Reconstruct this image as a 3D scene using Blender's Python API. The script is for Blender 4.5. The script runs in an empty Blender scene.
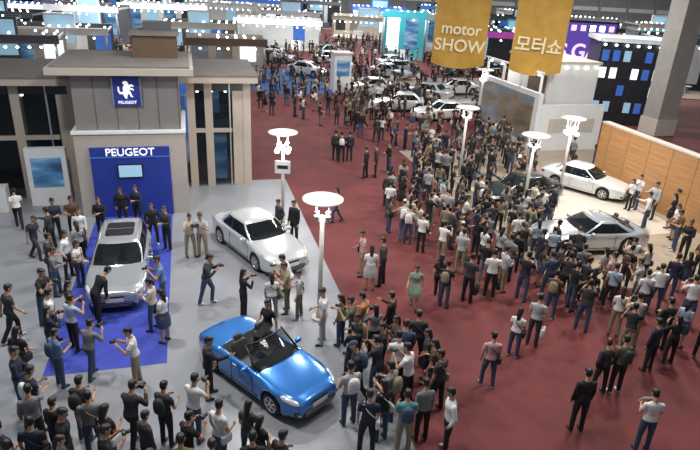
import bpy, math, random
from math import sin, cos, pi, radians
from mathutils import Vector, Matrix, kdtree
import mathutils.geometry as mg
random.seed(11)
sc = bpy.context.scene
try:
    sc.view_settings.view_transform = 'Standard'
    sc.view_settings.look = 'None'
except Exception as e:
    print(e)

# ------------------------------------------------------------------ camera model (survey helper)
CH = 10.0; TH = radians(23.3); RO = radians(3.1); F = 580.0
def ray(px, py):
    u = (px-350)/F; v = (py-225)/F
    a = u*cos(RO)+v*sin(RO); b = -u*sin(RO)+v*cos(RO)
    return a, cos(TH)-b*sin(TH), -(sin(TH)+b*cos(TH))
def G(px, py, z=0.0):
    r = ray(px, py); t = (CH-z)/-r[2]
    return (r[0]*t, r[1]*t)
R0 = Vector((1,0,0)); D0 = Vector((0,-sin(TH),-cos(TH))); F0 = Vector((0,cos(TH),-sin(TH)))
rt = cos(RO)*R0 - sin(RO)*D0; dn = sin(RO)*R0 + cos(RO)*D0
cam = bpy.data.cameras.new('camera'); co = bpy.data.objects.new('camera', cam)
sc.collection.objects.link(co)
M = Matrix.Identity(4)
for i in range(3):
    M[i][0] = rt[i]; M[i][1] = -dn[i]; M[i][2] = -F0[i]
M[2][3] = CH
co.matrix_world = M
cam.sensor_width = 36; cam.lens = F/700*36; cam.clip_end = 600
sc.camera = co

# ------------------------------------------------------------------ materials
def mat(name, col, rough=.6, metal=0, noise=0, nscale=20, emis=0, coat=0, bump=0, alpha=1, spec=.5):
    m = bpy.data.materials.new(name); m.use_nodes = True
    nt = m.node_tree; b = nt.nodes['Principled BSDF']
    c = (col[0], col[1], col[2], 1)
    b.inputs['Base Color'].default_value = c
    b.inputs['Roughness'].default_value = rough
    b.inputs['Metallic'].default_value = metal
    b.inputs['Specular IOR Level'].default_value = spec
    if coat: b.inputs['Coat Weight'].default_value = coat; b.inputs['Coat Roughness'].default_value = .05
    if emis:
        b.inputs['Emission Color'].default_value = c; b.inputs['Emission Strength'].default_value = emis
        try: m.cycles.emission_sampling = 'NONE'
        except Exception: pass
    if noise or bump:
        tc = nt.nodes.new('ShaderNodeTexCoord'); n = nt.nodes.new('ShaderNodeTexNoise')
        n.inputs['Scale'].default_value = nscale; n.inputs['Detail'].default_value = 4
        nt.links.new(tc.outputs['Object'], n.inputs['Vector'])
        if noise:
            r = nt.nodes.new('ShaderNodeMapRange')
            r.inputs['From Min'].default_value = .3; r.inputs['From Max'].default_value = .7
            r.inputs['To Min'].default_value = 1-noise; r.inputs['To Max'].default_value = 1+noise
            nt.links.new(n.outputs['Fac'], r.inputs['Value'])
            mx = nt.nodes.new('ShaderNodeVectorMath'); mx.operation = 'SCALE'
            mx.inputs[0].default_value = col[:3]
            nt.links.new(r.outputs['Result'], mx.inputs['Scale'])
            nt.links.new(mx.outputs['Vector'], b.inputs['Base Color'])
        if bump:
            bp = nt.nodes.new('ShaderNodeBump'); bp.inputs['Strength'].default_value = bump
            nt.links.new(n.outputs['Fac'], bp.inputs['Height']); nt.links.new(bp.outputs['Normal'], b.inputs['Normal'])
    return m

def glassmat(name, tint, tr=.55):
    m = bpy.data.materials.new(name); m.use_nodes = True
    nt = m.node_tree; nt.nodes.clear()
    o = nt.nodes.new('ShaderNodeOutputMaterial'); mx = nt.nodes.new('ShaderNodeMixShader')
    g = nt.nodes.new('ShaderNodeBsdfPrincipled'); t = nt.nodes.new('ShaderNodeBsdfTransparent')
    g.inputs['Base Color'].default_value = (.02,.025,.03,1); g.inputs['Roughness'].default_value = .05
    t.inputs['Color'].default_value = (*tint, 1); mx.inputs[0].default_value = tr
    nt.links.new(g.outputs[0], mx.inputs[1]); nt.links.new(t.outputs[0], mx.inputs[2])
    nt.links.new(mx.outputs[0], o.inputs[0])
    return m

def woodmat(name, c1, c2):
    m = bpy.data.materials.new(name); m.use_nodes = True
    nt = m.node_tree; b = nt.nodes['Principled BSDF']
    tc = nt.nodes.new('ShaderNodeTexCoord'); mp = nt.nodes.new('ShaderNodeMapping')
    mp.inputs['Scale'].default_value = (.4, .4, 9)
    n = nt.nodes.new('ShaderNodeTexNoise'); n.inputs['Scale'].default_value = 1.5; n.inputs['Detail'].default_value = 5
    r = nt.nodes.new('ShaderNodeValToRGB')
    r.color_ramp.elements[0].color = (*c1,1); r.color_ramp.elements[1].color = (*c2,1)
    r.color_ramp.elements[0].position = .35; r.color_ramp.elements[1].position = .65
    nt.links.new(tc.outputs['Object'], mp.inputs[0]); nt.links.new(mp.outputs[0], n.inputs['Vector'])
    nt.links.new(n.outputs['Fac'], r.inputs[0]); nt.links.new(r.outputs[0], b.inputs['Base Color'])
    b.inputs['Roughness'].default_value = .38
    return m

def picturemat(name, cols, scale=.6):
    m = bpy.data.materials.new(name); m.use_nodes = True
    nt = m.node_tree; b = nt.nodes['Principled BSDF']
    tc = nt.nodes.new('ShaderNodeTexCoord'); n = nt.nodes.new('ShaderNodeTexNoise')
    mp = nt.nodes.new('ShaderNodeMapping'); mp.inputs['Scale'].default_value = (.4,.4,1.4)
    n.inputs['Scale'].default_value = scale; n.inputs['Detail'].default_value = 3
    r = nt.nodes.new('ShaderNodeValToRGB'); e = r.color_ramp.elements
    while len(e) < len(cols): e.new(.5)
    for i, c in enumerate(cols):
        e[i].position = .3+.4*i/(len(cols)-1); e[i].color = (*c,1)
    nt.links.new(tc.outputs['Object'], mp.inputs[0]); nt.links.new(mp.outputs[0], n.inputs['Vector'])
    nt.links.new(n.outputs['Fac'], r.inputs[0]); nt.links.new(r.outputs[0], b.inputs['Base Color'])
    nt.links.new(r.outputs[0], b.inputs['Emission Color']); b.inputs['Emission Strength'].default_value = .35
    try: m.cycles.emission_sampling = 'NONE'
    except Exception: pass
    b.inputs['Roughness'].default_value = .3
    return m

m_maroon = mat('maroon_carpet', (.128,.024,.024), .85, noise=.25, nscale=.5, bump=.1)
m_grey   = mat('grey_stand_floor', (.25,.26,.285), .30, noise=.10, nscale=.6)
m_blue   = mat('blue_carpet', (.035,.055,.36), .85, noise=.12, nscale=3)
m_lfloor = mat('pale_stand_floor', (.36,.29,.22), .38, noise=.15, nscale=.5)
m_wfloor = mat('white_stand_floor', (.56,.52,.45), .28, noise=.06, nscale=.6)
m_bcar2  = mat('deep_blue_carpet', (.03,.10,.30), .8, noise=.15)
m_tower  = mat('taupe_panel', (.22,.205,.20), .5, noise=.05, nscale=2)
m_towlow = mat('pale_taupe_panel', (.40,.36,.32), .5, noise=.05, nscale=2)
m_roof   = mat('roof_panel', (.16,.14,.13), .7, noise=.12, nscale=1.5)
m_bluewall = mat('blue_wall_panel', (.02,.04,.27), .45, noise=.06, nscale=2)
m_white  = mat('white_panel', (.70,.71,.71), .5, noise=.04, nscale=2)
m_offw   = mat('cream_panel', (.50,.46,.40), .5, noise=.05, nscale=2)
m_brown  = mat('brown_panel', (.11,.068,.042), .5, noise=.1, nscale=3)
m_col    = mat('beige_column', (.42,.36,.30), .5, noise=.05)
m_dark   = mat('dark_panel', (.02,.022,.028), .4, noise=.1)
m_dgrey  = mat('slate_panel', (.08,.085,.095), .5, noise=.1)
m_black  = mat('black_plastic', (.012,.012,.014), .4)
m_metal  = mat('brushed_metal', (.45,.46,.48), .35, .7)
m_post   = mat('post_enamel', (.55,.53,.48), .35, noise=.03)
m_concrete = mat('concrete', (.30,.285,.26), .8, noise=.08, nscale=1.5)
m_wall   = mat('hall_wall_paint', (.26,.26,.25), .8, noise=.08, nscale=.4)
m_yellow = mat('gold_banner_cloth', (.47,.27,.045), .7, noise=.12, nscale=1.5)
m_ltext  = mat('banner_lettering', (.80,.70,.45), .6, noise=.02)
m_wtext  = mat('white_lettering', (.9,.9,.9), .4, emis=.6)
m_ptext  = mat('pink_lettering', (.95,.65,.9), .4, emis=.8)
m_lampw  = mat('lamp_glow', (1,.98,.92), .4, emis=14)
m_lampd  = mat('lamp_glow_dim', (1,.96,.88), .4, emis=3)
m_spot   = mat('spot_glow', (1,.97,.9), .4, emis=10)
m_spotb  = mat('cool_glow', (.7,.88,1), .4, emis=8)
m_whglow = mat('lightbox_white', (.9,.95,1), .4, emis=.9)
m_mag    = mat('magenta_lightbox', (.32,.05,.30), .4, emis=.6)
m_purp   = mat('purple_screen', (.10,.06,.34), .3, emis=.6)
m_cyan   = mat('turquoise_screen', (.04,.30,.36), .3, emis=.35)
m_bluelb = mat('blue_lightbox', (.04,.12,.42), .3, emis=.5)
m_screen = mat('video_screen', (.25,.42,.55), .2, emis=.6)
m_wood   = woodmat('oak_panel', (.33,.165,.065), (.45,.24,.10))
m_pic    = picturemat('landscape_print', [(.05,.06,.07),(.16,.11,.06),(.12,.16,.20),(.26,.22,.17)], .7)
m_pic2   = picturemat('poster_print', [(.02,.05,.12),(.06,.18,.35),(.35,.45,.5)], 1.2)
m_glassb = glassmat('booth_glass', (.75,.8,.85), .75)
m_disc   = mat('frosted_disc', (.68,.64,.58), .45, emis=.1)

# people
SKIN = [mat('skin_a',(.50,.29,.19),.55,noise=.05), mat('skin_b',(.42,.24,.15),.55,noise=.05)]
HAIR = [mat('black_hair',(.010,.009,.008),.45,noise=.3,nscale=60), mat('brown_hair',(.030,.017,.010),.45,noise=.3,nscale=60)]
SHOE = [mat('black_shoe',(.015,.014,.014),.4,noise=.1), mat('white_shoe',(.5,.5,.5),.5,noise=.1)]
def cl(n,c): return mat('cloth_'+n,c,.85,noise=.12,nscale=14)
CL = {k:cl(k,c) for k,c in dict(black=(.011,.011,.013), charcoal=(.030,.032,.036), navy=(.016,.021,.045), white=(.66,.66,.66),
   cream=(.52,.47,.38), grey=(.16,.165,.175), lgrey=(.36,.37,.39), denim=(.04,.065,.125), ldenim=(.11,.15,.22), blue=(.10,.18,.36), teal=(.09,.27,.28),
   olive=(.10,.10,.055), khaki=(.24,.20,.135), pink=(.50,.30,.30), red=(.26,.03,.03), green=(.09,.17,.08), lime=(.30,.34,.15),
   brown=(.08,.048,.03), orange=(.42,.20,.08), print=(.22,.30,.22), lblue=(.34,.43,.54)).items()}

# ------------------------------------------------------------------ mesh builder
class MB:
    def __init__(s): s.v=[]; s.f=[]; s.m=[]; s.s=[]; s.mats=[]
    def mi(s, m):
        if m not in s.mats: s.mats.append(m)
        return s.mats.index(m)
    def add(s, vs, fs, m, smooth=False, T=None):
        o=len(s.v)
        s.v += [tuple(T@Vector(p)) if T else tuple(p) for p in vs]
        i = s.mi(m) if not isinstance(m,(list,)) else None
        for k,f in enumerate(fs):
            s.f.append([a+o for a in f]); s.m.append(i if i is not None else s.mi(m[k])); s.s.append(smooth)
    def box(s, c, d, m, rz=0, T=None):
        x,y,z=d[0]/2,d[1]/2,d[2]/2
        vs=[Vector((a*x,b*y,e*z)) for a in(-1,1) for b in(-1,1) for e in(-1,1)]
        Q=Matrix.Translation(c)@Matrix.Rotation(rz,4,'Z')
        if T: Q=T@Q
        s.add(vs,[(0,1,3,2),(4,6,7,5),(0,4,5,1),(2,3,7,6),(0,2,6,4),(1,5,7,3)],m,False,Q)
    def boxb(s, x0,x1,y0,y1,z0,z1,m): s.box(((x0+x1)/2,(y0+y1)/2,(z0+z1)/2),(x1-x0,y1-y0,z1-z0),m)
    def loft(s, rings, m, smooth=True, caps=True, T=None, closed=True):
        n=len(rings[0]); vs=[p for r in rings for p in r]; fs=[]
        for i in range(len(rings)-1):
            for j in range(n if closed else n-1):
                k=(j+1)%n; fs.append((i*n+j,i*n+k,(i+1)*n+k,(i+1)*n+j))
        if caps: fs.append(tuple(reversed(range(n)))); fs.append(tuple(range((len(rings)-1)*n,len(rings)*n)))
        s.add(vs,fs,m,smooth,T)
    def tube(s, pts, rad, m, n=8, smooth=True, T=None, loop=False):
        pts=[Vector(p) for p in pts]; rings=[]
        N=len(pts)
        for i,p in enumerate(pts):
            if loop: t=(pts[(i+1)%N]-pts[i-1]).normalized()
            else: t=(pts[min(i+1,N-1)]-pts[max(i-1,0)]).normalized()
            ref=Vector((0,1,0)) if abs(t.y)<.9 else Vector((1,0,0))
            a=t.cross(ref).normalized(); b=t.cross(a)
            r=rad[i] if isinstance(rad,(list,tuple)) else rad
            rings.append([p+a*r*cos(2*pi*k/n)+b*r*sin(2*pi*k/n) for k in range(n)])
        if loop: rings.append(rings[0])
        s.loft(rings,m,smooth,not loop,T)
    def sup(s, c, d, m, e=.35, n=16, k=10, T=None):
        def pw(v): return math.copysign(abs(v)**e,v)
        rings=[]
        for i in range(k+1):
            ph=-pi/2+pi*i/k
            ph=max(-pi/2+.02,min(pi/2-.02,ph))
            rings.append([(d[0]/2*pw(cos(ph))*pw(cos(2*pi*j/n)),d[1]/2*pw(cos(ph))*pw(sin(2*pi*j/n)),d[2]/2*pw(sin(ph))) for j in range(n)])
        Q=Matrix.Translation(c)
        if T: Q=T@Q
        s.loft(rings,m,True,True,Q)
    def mesh(s,name):
        me=bpy.data.meshes.new(name); me.from_pydata(s.v,[],s.f)
        for m in s.mats: me.materials.append(m)
        me.polygons.foreach_set('material_index',s.m); me.polygons.foreach_set('use_smooth',s.s)
        me.update(); return me
    def obj(s,name,loc=(0,0,0),rz=0,parent=None):
        return link(name,s.mesh(name),loc,rz,parent)
def link(name,data,loc=(0,0,0),rz=0,parent=None,coll=None):
    o=bpy.data.objects.new(name,data); o.location=loc; o.rotation_euler=(0,0,rz)
    (coll or sc.collection).objects.link(o)
    if parent: o.parent=parent
    return o
def text(name,body,size,m,loc,rot,parent,ext=.02,off=.02):
    c=bpy.data.curves.new(name,'FONT'); c.body=body; c.size=size; c.extrude=ext; c.align_x='CENTER'; c.align_y='CENTER'
    c.offset=size*off
    c.materials.append(m); o=bpy.data.objects.new(name,c); sc.collection.objects.link(o)
    o.parent=parent; o.location=loc; o.rotation_euler=rot; return o

# ------------------------------------------------------------------ stand frame
A=radians(16); OR=Vector((-7.13,23.65))
E1=Vector((cos(A),sin(A))); E2=Vector((-sin(A),cos(A)))
def P(a,b): q=OR+E1*a+E2*b; return (q.x,q.y)
def L_(x,y): q=Vector((x,y))-OR; return q.dot(E1),q.dot(E2)
cars=[]   # footprints: x,y,angle,half length,half width
def foot(x,y,rz,x0,x1,y0,y1):
    cx,cy=(x0+x1)/2,(y0+y1)/2
    cars.append((x+cx*cos(rz)-cy*sin(rz),y+cx*sin(rz)+cy*cos(rz),rz,(x1-x0)/2,(y1-y0)/2))

# floor & walls
b=MB(); b.boxb(-70,95,-6,135,-.2,0,m_maroon); b.obj('floor')
for n,x0,x1,y0,y1 in [('wall_back',-70,95,135,135.4),('wall_left',-70.4,-70,-6,135),('wall_right',95,95.4,-6,135)]:
    b=MB(); b.boxb(x0,x1,y0,y1,0,16,m_wall)
    if n=='wall_back':
        for i in range(27): b.boxb(-69+i*6,-68.4+i*6,134.6,135,0,16,m_concrete)
        b.boxb(-70,95,134.7,135,5.5,6.3,m_white)
    b.obj(n)
def slab(name,a0,a1,b0,b1,z,m):
    k=MB(); k.boxb(a0,a1,b0,b1,.0005,z,m); return k.obj(name,(OR.x,OR.y,0),A)
slab('grey_stand_floor',-18,4.9,-22,4.0,.010,m_grey)
slab('blue_carpet',-3.8,-.7,-10.9,-.1,.016,m_blue)
slab('pale_stand_floor',12.8,30,-9.5,8.5,.010,m_lfloor)
slab('white_car_plinth',14.2,21.8,-5.4,1.6,.016,m_wfloor)
slab('deep_blue_carpet',6.0,13.5,27,41,.012,m_bcar2)
slab('cream_carpet',14.5,34,20,36,.012,m_lfloor)
def fz(x,y):
    a,b_=L_(x,y)
    if -3.8<a<-.7 and -10.9<b_<-.1: return .016
    if 14.2<a<21.8 and -5.4<b_<1.6: return .016
    if -18<a<4.9 and -22<b_<4: return .010
    if 12.8<a<30 and -9.5<b_<8.5: return .010
    if 6<a<13.5 and 27<b_<41: return .012
    if 14.5<a<34 and 20<b_<36: return .012
    return 0

# ------------------------------------------------------------------ people
def nv(*a): return Vector(a).normalized()
VOX=.0135
def limb(S,pts,rad,tags,n=12,sub=.022,flat=1.0):
    PP=[];RR=[];TT=[]
    pts=[Vector(p) for p in pts]
    for i in range(len(pts)-1):
        k=max(1,math.ceil((pts[i+1]-pts[i]).length/sub))
        for j in range(k):
            t=j/k; PP.append(pts[i].lerp(pts[i+1],t)); RR.append(rad[i]*(1-t)+rad[i+1]*t); TT.append(tags[i])
    PP.append(pts[-1]);RR.append(rad[-1]);TT.append(tags[-1])
    d=(PP[0]-PP[1]).normalized(); PP.insert(0,PP[0]+d*RR[0]*.6);RR.insert(0,RR[0]*.6);TT.insert(0,TT[0])
    d=(PP[-1]-PP[-2]).normalized(); PP.append(PP[-1]+d*RR[-1]*.6);RR.append(RR[-1]*.6);TT.append(TT[-1])
    rings=[]
    for i,p in enumerate(PP):
        t=(PP[min(i+1,len(PP)-1)]-PP[max(i-1,0)]).normalized()
        ref=Vector((0,1,0)) if abs(t.y)<.95 else Vector((1,0,0))
        a=t.cross(ref).normalized(); b=t.cross(a)
        rings.append([p+a*RR[i]*flat*cos(2*pi*k/n)+b*RR[i]*sin(2*pi*k/n) for k in range(n)])
    src(S,rings,[[t]*n for t in TT])
def src(S,rings,tags):
    n=len(rings[0]); o=len(S['v'])
    for r,t in zip(rings,tags): S['v']+=[tuple(p) for p in r]; S['t']+=t
    for i in range(len(rings)-1):
        for j in range(n):
            k=(j+1)%n; S['f'].append((o+i*n+j,o+i*n+k,o+(i+1)*n+k,o+(i+1)*n+j))
    S['f'].append(tuple(o+j for j in reversed(range(n)))); S['f'].append(tuple(o+(len(rings)-1)*n+j for j in range(n)))
def interp_rings(spec,sub=.02):
    out=[]
    for i in range(len(spec)-1):
        a,b_=spec[i],spec[i+1]; k=max(1,math.ceil(abs(b_[0]-a[0])/sub))
        for j in range(k):
            t=j/k; s=t*t*(3-2*t)*.5+t*.5
            out.append((a[0]+(b_[0]-a[0])*t,)+tuple(a[q]+(b_[q]-a[q])*s for q in(1,2,3))+(a[4],))
    out.append(spec[-1]); return out

# tags: 0 skin 1 shirt 2 pants 3 shoe 4 hair 5 accessory
def person(name,ua,fa,th,sh,lean=0,yaw=0,pitch=12,sleeve='short',fem=False,leg='pants',hair='short',prop=None,jacket=False):
    S={'v':[],'f':[],'t':[]}
    hips=[Vector((0,.09,0)),Vector((0,-.09,0))]
    kn=[];an=[]
    for i in(0,1):
        k=hips[i]+nv(*th[i])*.43; a_=k+nv(*sh[i])*.42; kn.append(k); an.append(a_)
    pz=.088-min(a_.z for a_ in an); O=Vector((0,0,pz))
    Lm=Matrix.Translation(O)@Matrix.Rotation(radians(lean),4,'Y')
    w=.92 if fem else 1.0; jx=1.06 if jacket else 1.0
    hem=.02 if leg=='pants' else .13
    if leg=='dress': hem=-.2
    T=[(-.07,.10,.085,0),(-.02,.158,.112,-.01),(.04,.168*(1.03 if fem else 1),.118,-.012),(.10,.16*jx,.112,-.004),(.18,(.132 if fem else .150)*jx,.100*jx,0),
       (.26,.152*w*jx,.108*jx,0),(.34,.175*w*jx,(.128 if fem else .120)*jx,.012 if fem else .006),(.41,.188*w*jx,.118*jx,.004),(.47,.178*w,.098,-.005),(.505,.12,.078,-.008),(.53,.068,.064,-.004)]
    T=[t+((2 if t[0]<hem else 1),) for t in T]
    T+= [(.535,.056,.058,0,0),(.60,.050,.056,.012,0),(.64,.045,.05,.016,0)]
    R=interp_rings(T); rings=[];tags=[]
    n=24
    for z,ry,rx,xo,tg in R:
        tg=(2 if z<hem else 1) if z<.533 else 0
        rings.append([Lm@Vector((xo+rx*cos(2*pi*k/n),ry*sin(2*pi*k/n),z)) for k in range(n)]); tags.append([tg]*n)
    src(S,rings,tags)
    wr=[];hd=[]
    for i in(0,1):
        sg=1 if i==0 else -1
        s0=Lm@Vector((-.005,sg*.178*w,.455)); R3=Lm.to_3x3()
        u=R3@nv(ua[i][0],sg*ua[i][1],ua[i][2]); f=R3@nv(fa[i][0],sg*fa[i][1],fa[i][2])
        e=s0+u*.285; q=e+f*.245
        if sleeve=='long':
            limb(S,[s0,e,q-f*.01],[.062*w*jx,.050*w*jx,.040],[1,1,1])
        else:
            limb(S,[s0,s0+u*.17,s0+u*.175,e,q],[.062*w,.058*w,.045*w,.039*w,.028],[1,0,0,0,0])
        limb(S,[q-f*.02,q+f*.03,q+f*.085],[.027,.034,.036],[0,0,0],flat=.6)
        wr.append(q);hd.append(f)
    for i in(0,1):
        h=O+hips[i]; k=O+kn[i]; a_=O+an[i]
        if leg=='pants':
            limb(S,[h,h.lerp(k,.5),k,k.lerp(a_,.4),a_-Vector((0,0,.02))],[.092,.086,.064,.061,.056],[2]*5)
        else:
            limb(S,[h,h.lerp(k,.5),k,k.lerp(a_,.35),a_],[.085,.075,.052,.052,.036],[0]*5)
        dz=a_.z-.088
        tz=.034 if dz<.2 else a_.z-.06
        toe=Vector((a_.x+.145,a_.y+.01*(1 if i==0 else -1),tz)); heel=Vector((a_.x-.035,a_.y,a_.z-.045))
        limb(S,[heel,Vector((a_.x+.02,a_.y,a_.z-.042)),Vector((a_.x+.09,a_.y,(a_.z-.045+tz)/2)),toe],[.040,.042,.040,.033],[3]*4)
    if leg in('skirt','dress'):
        c=O+(kn[0]+kn[1])*.5; top=Lm@Vector((0,0,.13)); rings=[];tags=[]
        spread=abs(kn[0].x-kn[1].x)/2
        tg=2 if leg=='skirt' else 1
        lo=c+Vector((0,0,.05))
        for q in range(26):
            t=q/25; p=top.lerp(lo,t); ry=.135+.085*min(1,t*2)**.8; rx=.105+(.06+spread*.9)*min(1,t*1.6)
            rings.append([p+Vector((rx*cos(2*pi*k/20),ry*sin(2*pi*k/20),0)) for k in range(20)]); tags.append([tg]*20)
        src(S,rings,tags)
    Mh=Lm@Matrix.Translation((.018,0,.605))@Matrix.Rotation(radians(yaw),4,'Z')@Matrix.Rotation(radians(pitch),4,'Y')@Matrix.Translation((0,0,.115))
    H=[(-.118,.025,.03,.05,0),(-.10,.042,.052,.032,0),(-.065,.058,.078,.014,0),(-.02,.067,.092,.004,0),(.02,.073,.098,0,0),(.06,.070,.094,-.004,0),(.09,.056,.076,-.008,0),(.108,.036,.05,-.01,0),(.118,.012,.018,-.01,0)]
    rings=[];tags=[]
    for z,ry,rx,xo,tg in interp_rings(H,.014):
        r=[];tt=[]
        for k in range(24):
            x=xo+rx*cos(2*pi*k/24); y=ry*sin(2*pi*k/24)
            hr = z>.055 or (x<.030 and z>-.03 and hair!='cap') or (x<.0 and z>-.06 and hair!='cap') or (x<-.03 and z>-.075)
            sc_=1.12 if hr else 1.0
            r.append(Mh@Vector((xo+(x-xo)*sc_,y*sc_,z+(.014 if z>.05 else 0)))); tt.append((5 if hair=='cap' and z>.045 else 4) if hr else 0)
        rings.append(r);tags.append(tt)
    src(S,rings,tags)
    for sg in(1,-1):
        limb(S,[Mh@Vector((-.005,sg*.078,.018)),Mh@Vector((-.003,sg*.083,-.03))],[.016,.011],[0,0],n=8)
    if hair=='long':
        limb(S,[Mh@Vector((-.04,0,.05)),Mh@Vector((-.065,0,-.05)),Mh@Vector((-.075,0,-.16)),Mh@Vector((-.07,0,-.26))],[.08,.082,.07,.045],[4]*4,flat=.7)
    elif hair=='pony':
        limb(S,[Mh@Vector((-.09,0,.05)),Mh@Vector((-.13,0,.0)),Mh@Vector((-.12,0,-.12))],[.03,.032,.018],[4]*3)
    if prop=='pack':
        rings=[]
        for z,ry,rx in[(.10,.10,.05),(.13,.14,.08),(.25,.15,.095),(.38,.14,.085),(.45,.11,.06),(.48,.06,.03)]:
            rings.append([Lm@Vector((-.165+rx*cos(2*pi*k/20),ry*sin(2*pi*k/20),z)) for k in range(20)])
        dr=[];dt=[]
        for i in range(len(rings)-1):
            for j in range(4):
                t=j/4; dr.append([p.lerp(q,t) for p,q in zip(rings[i],rings[i+1])]);dt.append([5]*20)
        dr.append(rings[-1]);dt.append([5]*20); src(S,dr,dt)
    me=bpy.data.meshes.new('tmp'); me.from_pydata(S['v'],[],S['f']); o=bpy.data.objects.new('tmp',me); sc.collection.objects.link(o)
    r=o.modifiers.new('r','REMESH'); r.mode='VOXEL'; r.voxel_size=VOX; r.use_smooth_shade=True
    s=o.modifiers.new('s','SMOOTH'); s.factor=.5; s.iterations=2
    dg=bpy.context.evaluated_depsgraph_get(); dg.update()
    nm=bpy.data.meshes.new_from_object(o.evaluated_get(dg)); bpy.data.objects.remove(o); bpy.data.meshes.remove(me)
    kd=kdtree.KDTree(len(S['v']))
    for i,v in enumerate(S['v']): kd.insert(v,i)
    kd.balance()
    B=MB(); B.mats=[SKIN[0],CL['white'],CL['black'],SHOE[0],HAIR[0],CL['charcoal']]
    B.v=[tuple(v.co) for v in nm.vertices]
    for p in nm.polygons:
        B.f.append(list(p.vertices)); B.m.append(S['t'][kd.find(p.center)[1]]); B.s.append(True)
    bpy.data.meshes.remove(nm)
    fx=lambda x,y,z: Mh@Vector((x,y,z))
    B.loft([[fx(.088,.006,.012),fx(.088,-.006,.012),fx(.088,0,.01)],[fx(.112,.013,-.030),fx(.112,-.013,-.030),fx(.118,0,-.028)],[fx(.085,.010,-.042),fx(.085,-.010,-.042),fx(.090,0,-.044)]],SKIN[0],True)
    for sg in(1,-1):
        B.sup((.086,sg*.030,.008),(.018,.024,.012),HAIR[0],1,8,6,T=Mh)
        B.sup((.089,sg*.031,.026),(.010,.034,.006),HAIR[0],1,8,6,T=Mh)
    B.sup((.082,0,-.062),(.016,.042,.012),CL['pink'],1,8,6,T=Mh)
    for i in(0,1):
        sg=1 if i==0 else -1
        q=wr[i];f=hd[i]
        side=Vector((1,0,0)) if abs(f.x)<.75 else Vector((0,0,1))
        side=(side-f*side.dot(f)).normalized()
        pal=f.cross(side).normalized()
        if pal.dot(Vector((0,-sg,0)))<0: pal=-pal
        base=q+f*.085
        for j in range(4):
            ln=(.066,.076,.072,.056)[j]; b0=base+side*(.027-.018*j)
            B.tube([b0-f*.02,b0+f*ln*.35,b0+f*ln*.7+pal*ln*.2,b0+f*ln*.9+pal*ln*.5],[.0095,.009,.008,.006],SKIN[0],6)
        b0=q+f*.03+side*.026
        B.tube([b0-side*.01,b0+side*.022+f*.02,b0+side*.03+f*.05+pal*.012],[.012,.0105,.008],SKIN[0],6)
    mid=(wr[0]+wr[1])*.5+(hd[0]+hd[1])*.05
    if prop=='camera':
        Q=Matrix.Translation(mid+Vector((.02,0,.015)))
        B.sup((0,0,0),(.07,.14,.10),m_black,.3,T=Q); B.tube([(.02,0,0),(.12,0,0)],[.036,.040],m_black,12,T=Q)
    if prop=='paper':
        B.box((0,0,0),(.012,.22,.30),CL['white'],T=Matrix.Translation(mid+Vector((.03,0,.05)))@Matrix.Rotation(radians(-35),4,'Y'))
    if prop=='bag':
        q=wr[1]+hd[1]*.12
        B.mats[5]=CL['charcoal']
        B.sup((0,0,-.22),(.30,.11,.30),CL['charcoal'],.3,T=Matrix.Translation(q))
        B.tube([q+Vector((-.08,0,-.09)),q+Vector((0,0,.0)),q+Vector((.08,0,-.09))],.009,CL['charcoal'],6)
    if prop=='sbag':
        q=Lm@Vector((0,-.21,.02))
        B.sup((0,0,-.02),(.26,.10,.22),CL['charcoal'],.3,T=Matrix.Translation(q))
        pts=[Lm@Vector(p) for p in[(.03,-.21,.1),(.115,-.10,.25),(.13,.02,.36),(.07,.12,.48),(-.05,.12,.49),(-.13,.02,.38),(-.12,-.10,.25),(-.03,-.21,.1)]]
        B.tube(pts,.013,CL['charcoal'],6)
    if hair=='cap':
        B.sup((.10,0,.052),(.13,.13,.014),CL['charcoal'],.8,T=Mh)
    return B.mesh(name)

DOWN=[(.05,.16,-1)]*2; FD=[(.22,.02,-1)]*2
LEG=[(.02,.06,-1),(0,-.06,-1)]; SHN=[(-.04,.02,-1),(-.04,-.02,-1)]
WTH=[(.42,.0,-.92),(-.22,0,-.97)]; WSH=[(.0,0,-1),(-.5,0,-.86)]
LEG2=[(.10,.12,-1),(-.06,-.1,-1)]; SHN2=[(0,.02,-1),(-.08,-.02,-1)]
CAMA=[(.55,.28,-.75)]*2; CAMF=[(.50,-.42,.78)]*2
V={}
V['stand']=person('standing_man_a',DOWN,FD,LEG,SHN,sleeve='long')
V['stand2']=person('standing_man_b',[(.05,.2,-1),(.1,.16,-1)],[(.3,0,-1),(.85,-.3,-.2)],LEG2,SHN2,yaw=25,prop='sbag')
V['fold']=person('folded_arms_man',[(.25,.18,-.95)]*2,[(.72,-.62,.18),(.78,-.6,.05)],LEG,SHN,sleeve='long',jacket=True)
V['pocket']=person('hands_in_pocket_man',[(-.18,.32,-.95)]*2,[(.35,-.22,-.9)]*2,LEG2,SHN2,sleeve='long',jacket=True,yaw=-20)
V['walk']=person('walking_man',[(-.4,.14,-1),(.35,.14,-1)],[(-.05,.02,-1),(.75,0,-.8)],WTH,WSH,lean=4)
V['walkp']=person('walking_man_backpack',[(.35,.14,-1),(-.35,.14,-1)],[(.75,0,-.7),(-.05,.02,-1)],WTH[::-1],WSH[::-1],lean=6,prop='pack',hair='cap')
V['pack']=person('standing_man_backpack',[(.2,.2,-.9)]*2,[(.85,-.35,.15)]*2,LEG,SHN,prop='pack')
V['photo']=person('photographer',CAMA,CAMF,LEG2,SHN2,lean=5,pitch=5,prop='camera')
V['photol']=person('photographer_jacket',CAMA,CAMF,WTH,[(-.1,0,-1),(-.25,0,-1)],lean=10,pitch=5,prop='camera',sleeve='long',jacket=True)
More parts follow.
